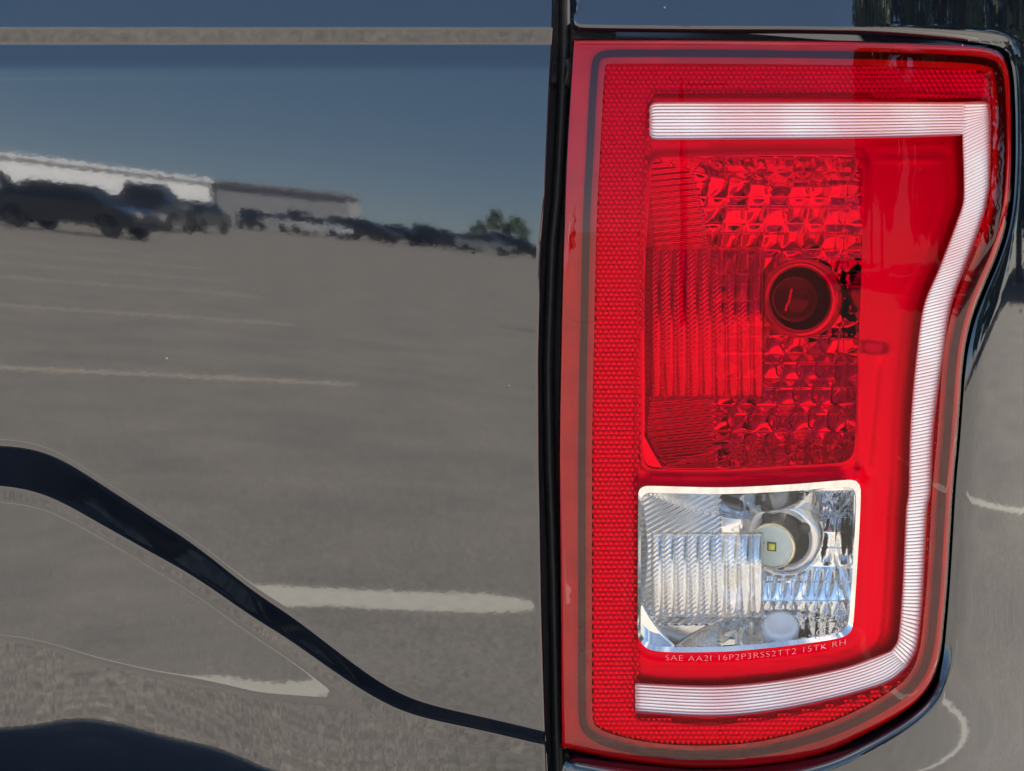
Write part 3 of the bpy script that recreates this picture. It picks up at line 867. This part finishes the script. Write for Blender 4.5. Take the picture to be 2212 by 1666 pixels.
# vent cap on the floor of the reversing bowl
cV = W(np.array(1686.), np.array(1362.), np.array(0.020))
lathe('vent_cap', [(0.0096, -0.004), (0.0108, -0.002), (0.0110, 0.0035), (0.0102, 0.0055), (0.0082, 0.0060), (0.0070, 0.0052), (0.0048, 0.0040), (0.0, 0.0036)], cV, (0.0, -0.55, 0.83), M['vent'], LT, 40)

# the C-shaped light bar
def light_bar():
    V, F = [], []
    def strip(A, B, ribs_across=None, ribs_along=None, off=-0.0012, amp=0.0010):
        """A, B: matching edge points; ribs run along (count) or across (count)"""
        A = np.array(A); B = np.array(B); n = len(A)
        m = (ribs_along * 6 if ribs_along else 14) + 1
        k0 = len(V)
        tt = np.linspace(0, 1, m)
        for i in range(n):
            P = A[i][None] * (1 - tt[:, None]) + B[i][None] * tt[:, None]
            edge = np.minimum(np.minimum(tt, 1 - tt) * np.linalg.norm(B[i] - A[i]), 12)
            crown = 0.0016 * np.sqrt(np.clip(1 - (1 - np.clip(edge / 10, 0, 1)) ** 2, 0, 1))
            if ribs_along: r = amp * np.abs(np.sin(math.pi * tt * ribs_along)) ** 0.8
            else: r = amp * abs(math.sin(math.pi * i / 6.0)) ** 0.8 + 0 * tt
            endf = 1.0
            if ribs_along: endf = smooth01(min(i, n - 1 - i) / 3 + 0.001)
            y = ylb(P, off) + 0.0016 - crown * (0.3 + 0.7 * endf) - r
            V.extend(list(W(P[:, 0], P[:, 1], y)))
        for i in range(n - 1):
            if not ribs_along and i % 6 == 0: continue
            for j in range(m - 1):
                if ribs_along and j % 6 == 0 and 0 < j < m - 2: continue
                F.append((k0 + i*m + j, k0 + i*m + j + 1, k0 + (i+1)*m + j + 1, k0 + (i+1)*m + j))
    strip(along(BT_A, 150), along(BT_B, 150), ribs_along=11, off=0.0036)
    def lagged(pts, n, lag):
        p = smooth_poly(pts, 3, False); d = np.concatenate([[0], np.cumsum(np.linalg.norm(np.diff(p, axis=0), axis=1))])
        t = np.linspace(0, d[-1], n); t = t - lag * smooth01(t / 90) * smooth01((d[-1] - t) / 120)
        return np.stack([np.interp(t, d, p[:, 0]), np.interp(t, d, p[:, 1])], -1)
    strip(along(LG_I, 984), lagged(LG_O, 984, 30), ribs_across=True, off=0.0035, amp=0.0006)
    strip(along(BB_A, 150), along(BB_B, 150), ribs_along=9, off=0.0036)
    o = link('light_bar', V, F, M['guide'], LT)
    tag(o, 'bright ribbed C-shaped light bar')
    n = len(c_out)
    A = W(c_out[:, 0], c_out[:, 1], yl(c_out)); B = W(c_out[:, 0], c_out[:, 1], ylb(c_out, 0.0058))
    link('light_bar_wall', np.concatenate([A, B]), [(i, (i+1) % n, n + (i+1) % n, n + i) for i in range(n)], M['bar_wall'], LT)
    sheet('light_bar_tray', offset(c_out, 1), [], lambda P: ylb(P, 0.0054), 20, M['bar_wall'], LT)
    w = sheet('light_bar_window', c_out, [], yl, 22, M['bar_window'], LT)
    tag(w, 'clear window over the C-shaped light bar')
light_bar()

# moulded lettering under the reversing window and the oval mark in its corner
def letters(txt, size, mat, name, place):
    cu = bpy.data.curves.new(name, 'FONT'); cu.body = txt; cu.size = size; cu.extrude = 0.2; cu.resolution_u = 3
    cu.space_character = 1.12; cu.offset = -0.6
    to = bpy.data.objects.new(name, cu); C.objects.link(to)
    dg = bpy.context.evaluated_depsgraph_get()
    me = bpy.data.meshes.new_from_object(to.evaluated_get(dg))
    C.objects.unlink(to); bpy.data.objects.remove(to)
    n = len(me.vertices); co = np.zeros(n * 3); me.vertices.foreach_get('co', co); co = co.reshape(-1, 3)
    co = place(co); me.vertices.foreach_set('co', co.ravel()); me.update(); me.name = name
    me.materials.clear(); me.materials.append(mat)
    o = bpy.data.objects.new(name, me); C.objects.link(o); o.parent = LT
    return o
def place_text(co):
    w = co[:, 0].max()
    u = 1436 + co[:, 0] / w * (1826 - 1436)
    base = np.interp(u, [1430, 1500, 1600, 1700, 1780, 1830], [1426, 1429, 1425, 1415, 1403, 1392])
    v = base - co[:, 1]
    y = yl(np.stack([u, v], -1)) - 0.0022 - 0.0002 - 0.0006 * (co[:, 2] > 0)
    return W(u, v, y)
letters('SAE AA2I 16P2P3RSS2TT2 15TK RH', 18, M['mark'], 'moulded_lettering', place_text)
def oval():
    V, F = [], []; n = 48
    for k, s in enumerate((1.0, 0.90)):
        for i in range(n):
            a = 2*math.pi*i/n; u = 1788 + 25*s*math.cos(a) + 0; v = 1364 + 11*s*math.sin(a) - 0.16*25*s*math.cos(a)
            V.append(W(np.array(u), np.array(v), np.array(yl(np.array([[u, v]]))[0] - 0.0026)))
    for i in range(n): F.append((i, (i+1) % n, n + (i+1) % n, n + i))
    link('oval_mark', V, F, M['clear_mark'], LT)
    def pl(co):
        w = co[:, 0].max(); u = 1771 + co[:, 0] / w * 33; v = 1371 - co[:, 1] - 0.16 * (u - 1788)
        return W(u, v, yl(np.stack([u, v], -1)) - 0.0026 - 0.0003 * (co[:, 2] > 0))
    letters('Ford', 14, M['clear_mark'], 'oval_script', pl)
oval()

# ------------------------------------------------------------------ what the paint mirrors: cars, buildings, trees, a pole
M['car_white'] = principled('white_car_paint', (0.75, 0.75, 0.75), 0.22, coat=1)
M['car_black'] = principled('black_car_paint', (0.012, 0.013, 0.016), 0.2, coat=1)
M['car_grey'] = principled('grey_car_paint', (0.16, 0.17, 0.18), 0.22, metal=0.6, coat=1)
M['car_silver'] = principled('silver_car_paint', (0.5, 0.51, 0.52), 0.25, metal=0.8, coat=1)
M['car_red'] = principled('dark_red_car_paint', (0.12, 0.015, 0.015), 0.2, coat=1)
M['lamp_white'] = principled('headlight_glass', (0.8, 0.8, 0.8), 0.1, metal=0.8)

def car(kind, mat, loc, rz, label):
    r = empty('parked_car', loc, rz)
    tag(r, label, 'car', 'cars parked across the lot')
    if kind == 'sedan': L_, H, W2, hood, belt = 4.6, 1.46, 0.90, 0.92, 0.95; roof = (-1.05, 0.55, -2.0, 1.35)
    elif kind == 'suv': L_, H, W2, hood, belt = 4.8, 1.78, 0.96, 1.08, 1.10; roof = (-2.0, 0.55, -2.28, 1.2)
    else: L_, H, W2, hood, belt = 5.8, 1.92, 1.0, 1.18, 1.22; roof = (-0.45, 0.95, -0.6, 1.7)
    h = L_ / 2
    tail = belt
    prof = [(-h, 0.42), (-h - 0.02, 0.7), (-h + 0.05, tail - 0.03), (-h + 0.2, tail), (roof[3] - 0.1, belt), (h - 0.9, hood), (h - 0.15, hood - 0.14), (h, 0.72), (h - 0.02, 0.35)]
    # wheel arches along the sill
    wb = 0.62 * h
    arch = []
    for cx_ in (wb, -wb):
        for a in np.linspace(0, math.pi, 9):
            arch.append((cx_ + 0.40 * math.cos(a), 0.30 + 0.40 * math.sin(a)))
    prof = prof + arch
    n = len(prof); V, F = [], []
    for yy, sc_ in ((-W2, 0.93), (-W2 * 0.86, 1.0), (W2 * 0.86, 1.0), (W2, 0.93)):
        for x, z in prof: V.append((x * (1 if sc_ == 1 else 0.985), yy, 0.3 + (z - 0.3) * (1 if sc_ == 1 else 0.97)))
    for k in range(3):
        for i in range(n):
            j = (i + 1) % n; F.append((k*n+i, k*n+j, (k+1)*n+j, (k+1)*n+i))
    F.append(tuple(range(n))[::-1]); F.append(tuple(range(3*n, 4*n)))
    b = link('body', V, F, mat, r, smooth=False)
    # greenhouse
    g = []
    for x, z, w in ((roof[2], belt, 0.9), (roof[3], belt, 0.9), (roof[1], H - 0.05, 0.72), (roof[0], H - 0.05, 0.72)):
        g += [(x, -W2 * w, z - (0.01 if z == belt else 0)), (x, W2 * w, z - (0.01 if z == belt else 0))]
    link('window', g, [(0,1,7,6), (2,4,5,3), (0,6,4,2), (1,3,5,7)], M['glass'], r, smooth=False)
    link('roof', [(roof[0]-.05, -W2*.73, H-.05), (roof[1]+.05, -W2*.73, H-.05), (roof[1]+.05, W2*.73, H-.05), (roof[0]-.05, W2*.73, H-.05),
                  (roof[0]+.12, -W2*.62, H), (roof[1]-.15, -W2*.62, H), (roof[1]-.15, W2*.62, H), (roof[0]+.12, W2*.62, H)],
         [(4,5,6,7), (0,1,5,4), (1,2,6,5), (2,3,7,6), (3,0,4,7)], mat, r, smooth=False)
    for sy in (-1, 1):
        box('headlight', (h - 0.16, h + 0.005, sy*W2*0.75 - 0.16, sy*W2*0.75 + 0.16, 0.66, 0.80), M['lamp_white'], r)
        box('door_mirror', (roof[3] - 0.45, roof[3] - 0.3, sy*(W2 + 0.02) - 0.1, sy*(W2 + 0.02) + 0.1, belt, belt + 0.13), mat, r)
        for sx in (-1, 1):
            lathe('wheel', [(0.0, -0.09), (0.20, -0.09), (0.22, -0.11), (0.33, -0.11), (0.345, 0), (0.33, 0.11), (0.22, 0.11), (0.2, 0.09), (0.0, 0.09)], (sx * wb, sy * (W2 - 0.13), 0.345), (0, 1, 0), M['tyre'], r, 20)
    box('bumper', (h - 0.1, h + 0.03, -W2*0.85, W2*0.85, 0.32, 0.52), M['black'], r)
    return r

def at(u, d):
    """ground point that the tailgate mirrors at drawing column u, d metres from the mirrored eye"""
    return (XC + (u - UC) * S / D * d, -(d - D), 0)

R90 = math.radians(90)
cars = [('sedan', 'car_black', 170, 38, 0.12, 'black sedan standing side-on nearest across the lot'),
        ('suv', 'car_black', -40, 44, 0.5, 'black sport utility car behind the side-on black sedan'),
        ('truck', 'car_black', 335, 54, 1.45, 'black pickup truck parked in front of the white building'),
        ('sedan', 'car_black', 425, 62, 1.6, 'black sedan at the corner of the white building'),
        ('sedan', 'car_black', 545, 68, 1.3, 'black sedan left of the far white sedan'),
        ('sedan', 'car_white', 590, 72, 0.3, 'white sedan standing side-on before the low grey building'),
        ('suv', 'car_silver', 650, 74, 1.5, 'silver sport utility car next to the white sedan'),
        ('sedan', 'car_white', 690, 70, 0.2, 'white sedan side-on before the silver car'),
        ('sedan', 'car_grey', 730, 76, 1.4, 'grey sedan in the middle of the far row'),
        ('suv', 'car_white', 775, 79, 0.2, 'white sport utility car side-on in the far row'),
        ('sedan', 'car_black', 800, 71, 0.1, 'black sedan in front of the white sport utility car'),
        ('sedan', 'car_black', 860, 75, 0.2, 'black sedan right of the middle of the far row'),
        ('suv', 'car_black', 915, 79, 1.6, 'black sport utility car in the far row'),
        ('sedan', 'car_black', 960, 74, 0.15, 'black sedan side-on left of the white sedan'),
        ('sedan', 'car_white', 1000, 80, 0.3, 'white sedan parked askew in the far row'),
        ('truck', 'car_white', 1075, 84, 0.1, 'white pickup truck parked before the far trees'),
        ('sedan', 'car_silver', 1055, 72, 0.2, 'silver sedan parked in front of the white pickup'),
        ('sedan', 'car_black', 1130, 74, 0.1, 'black sedan at the end of the far row')]
for kind, mt, u, d, rz, lb in cars:
    car(kind, M[mt], at(u, d * (1.45 if u > 500 else 1.06)), rz, lb)

M['wall_white'] = principled('white_siding', (0.78, 0.78, 0.78), 0.7, noise=0.12, nscale=0.6)
M['wall_grey'] = principled('grey_siding', (0.36, 0.36, 0.37), 0.7, noise=0.12, nscale=0.6)
M['roof_dark'] = principled('roof_metal', (0.3, 0.3, 0.31), 0.5)
M['door_dark'] = principled('dark_door', (0.03, 0.03, 0.035), 0.5)
def building(name, u0, u1, d0, d1, h, mat, label):
    a, b = Vector(at(u0, d0)), Vector(at(u1, d1))
    r = empty(name, a); tag(r, label, 'building')
    e = (b - a); L_ = e.length; ex = e.normalized(); ny = Vector((ex.y, -ex.x, 0))
    if ny.y > 0: ny = -ny
    rot = math.atan2(ex.y, ex.x); r.rotation_euler = (0, 0, rot)
    dep = 12 * (1 if (Matrix.Rotation(-rot, 3, 'Z') @ ny).y > 0 else -1)
    y0, y1 = sorted((0, dep))
    front = 0 if dep < 0 else 0
    box('wall', (0, L_, y0, y1, 0, h), mat, r)
    box('roof', (-0.3, L_ + 0.3, y0 - 0.3, y1 + 0.3, h + 0.003, h + 0.25), M['roof_dark'] if mat is not M['wall_white'] else mat, r)
    f = 0.04 if dep < 0 else -0.04
    n = max(2, int(L_ / 7))
    for i in range(n):
        x = L_ * (i + 0.5) / n
        ya, yb_ = sorted((0, f))
        if i % 3 == 1: box('door', (x - 0.5, x + 0.5, ya, yb_, 0.0, 2.1), M['door_dark'], r)
        else: box('window', (x - 0.9, x + 0.9, ya, yb_, 1.0, 1.9), M['glass'], r)
    return r
building('white_building', -700, 465, 84, 120, 3.5, M['wall_white'], 'long low white building behind the black parked cars')
building('grey_building', 478, 516, 128, 134, 3.7, M['wall_grey'], 'narrow grey building at the end of the white building')
building('low_grey_building', 524, 650, 165, 175, 4.2, M['wall_grey'], 'low grey building behind the white parked cars')

# light pole
px, py, _ = at(3, 46)
pole = empty('light_pole', (px, py, 0)); tag(pole, 'tall grey lamp pole standing among the black parked cars', 'lamp pole')
M['pole'] = principled('pole_metal', (0.45, 0.45, 0.44), 0.4, metal=0.5)
lathe('pole', [(0.12, 0), (0.11, 0.5), (0.07, 5.0), (0.0, 5.02)], (0, 0, 0), (0, 0, 1), M['pole'], pole, 14)
box('lamp_head', (-0.2, 0.7, -0.16, 0.16, 5.0, 5.14), M['pole'], pole, 0.03)

px, py, _ = at(1476, 16)
pole2 = empty('sign_post', (px, py, 0)); tag(pole2, 'slim dark post standing straight behind the camera', 'post')
M['pole_dark'] = principled('dark_pole_metal', (0.03, 0.03, 0.03), 0.5)
lathe('pole', [(0.045, 0), (0.042, 0.5), (0.04, 3.2), (0.0, 3.22)], (0, 0, 0), (0, 0, 1), M['pole_dark'], pole2, 14)
box('cross_arm', (-0.03, 0.5, -0.03, 0.03, 3.0, 3.06), M['pole_dark'], pole2, 0.01)

# trees
def leaf_material():
    m, n, out = mat_new('tree_leaves'); L = n.links.new
    p = n.nodes.new('ShaderNodeBsdfPrincipled'); p.inputs['Roughness'].default_value = 0.55
    oi = n.nodes.new('ShaderNodeNewGeometry')
    r = n.nodes.new('ShaderNodeValToRGB'); e = r.color_ramp.elements
    e[0].color = (0.030, 0.055, 0.020, 1); e[1].color = (0.12, 0.165, 0.065, 1)
    L(oi.outputs['Random Per Island'], r.inputs['Fac']); L(r.outputs[0], p.inputs['Base Color'])
    L(p.outputs[0], out.inputs[0]); return m
M['leaf'] = leaf_material()
M['bark'] = principled('tree_bark', (0.09, 0.07, 0.05), 0.9, noise=0.6, nscale=8, bump=0.8, bscale=20)
def tree_meshes(seed, h, rad, n=16000):
    g = np.random.default_rng(seed)
    cl = []
    for i in range(48):
        a = g.uniform(0, 2*math.pi); zz = g.uniform(0.10, 1.0); rr = rad * math.sin(math.pi * min(1, zz * 0.86 + 0.10)) * math.sqrt(g.uniform(0.15, 1))
        cl.append((rr * math.cos(a), rr * math.sin(a), zz * h, g.uniform(0.45, 1.0) * rad * 0.36))
    V, F = [], []
    for i in range(n):
        c = cl[g.integers(len(cl))]; d = g.normal(size=3); d /= np.linalg.norm(d); rr = c[3] * g.uniform(0.55, 1.0) ** 0.5
        p = np.array(c[:3]) + d * rr * np.array([1, 1, 0.8]); s = g.uniform(0.09, 0.19)
        t = g.normal(size=3); t -= d * (t @ d) * 0.6; t /= np.linalg.norm(t); b = np.cross(d + g.normal(size=3)*0.4, t); b /= np.linalg.norm(b)
        k = len(V); V += [p - t*s, p + b*s*0.5, p + t*s, p - b*s*0.5]; F.append((k, k+1, k+2, k+3))
    crown = bpy.data.meshes.new('crown'); crown.from_pydata([tuple(map(float, v)) for v in V], [], F); crown.materials.append(M['leaf'])
    V, F = [], []
    def limb(p0, p1, r0, r1, n=8):
        p0, p1 = Vector(p0), Vector(p1); t = (p1 - p0).normalized(); a = t.orthogonal().normalized(); b = t.cross(a); k = len(V)
        for p, r in ((p0, r0), ((p0+p1)/2 + a * r0 * 0.4, (r0+r1)/2), (p1, r1)):
            for i in range(n): q = 2*math.pi*i/n; V.append(tuple(p + a*math.cos(q)*r + b*math.sin(q)*r))
        for s_ in range(2):
            for i in range(n): F.append((k+s_*n+i, k+s_*n+(i+1)%n, k+(s_+1)*n+(i+1)%n, k+(s_+1)*n+i))
    limb((0, 0, 0), (0.1, 0.05, h * 0.6), 0.17, 0.09)
    for c in cl[:9]: limb((0.05, 0.03, h * 0.28), c[:3], 0.07, 0.02, 6)
    trunk = bpy.data.meshes.new('trunk'); trunk.from_pydata(V, [], F); trunk.materials.append(M['bark'])
    return crown, trunk
kinds = [tree_meshes(3, 7.5, 3.0), tree_meshes(11, 6.2, 2.7), tree_meshes(29, 9.0, 3.3)]
def tree(k, x, y, s, rz, label, group='trees beside the lot'):
    r = empty('tree', (x, y, 0), rz); r.scale = (s, s, s); tag(r, label, 'tree', group)
    for nm, me in zip(('crown', 'trunk'), kinds[k]):
        o = bpy.data.objects.new(nm, me); C.objects.link(o); o.parent = r
    return r
side = [(0, 9.6, -9.0, 1.0, 'leafy green tree nearest behind the truck on its right'),
        (1, 11.5, -5.2, 1.15, 'round green tree second along the right side of the lot'),
        (2, 11.8, -1.4, 0.95, 'tall green tree third along the right side of the lot'),
        (0, 12.2, 2.4, 1.05, 'leafy green tree level with the truck bed'),
        (1, 12.4, 6.4, 1.2, 'round green tree level with the truck cab'),
        (2, 13.5, 10.6, 1.0, 'tall green tree ahead of the truck on its right'),
        (1, 14.5, 15.0, 1.2, 'round green tree furthest ahead on the right side'),
        (0, 12.5, -13.5, 1.1, 'leafy green tree at the rear end of the right side row'),
        (2, 16.5, -7.0, 1.0, 'tall green tree in the second row behind the truck'),
        (1, 17.0, 0.5, 1.4, 'large round green tree in the second row level with the tailgate'),
        (0, 17.5, 8.5, 1.2, 'leafy green tree in the second row level with the cab')]
for k, x, y, s, lb in side: tree(k, x * 2.5, y * 2.5, s * 1.9, x * 7 + y, lb)
for i, (u, d, s, k, lb) in enumerate(((540, 140, 0.40, 1, 'small green tree left of the low grey building front'), (600, 145, 0.34, 0, 'small green tree before the low grey building'), (680, 150, 0.30, 1, 'small green tree at the right end of the low grey building'),
                              (1045, 150, 0.42, 1, 'small green tree behind the white pickup'), (1085, 155, 0.44, 2, 'taller green tree behind the far row'), (1130, 150, 0.46, 0, 'green tree at the end of the far row'))):
    x, y, _ = at(u, d); tree(k, x, y, s * 1.1, i * 1.3, lb, 'far trees behind the parked cars')
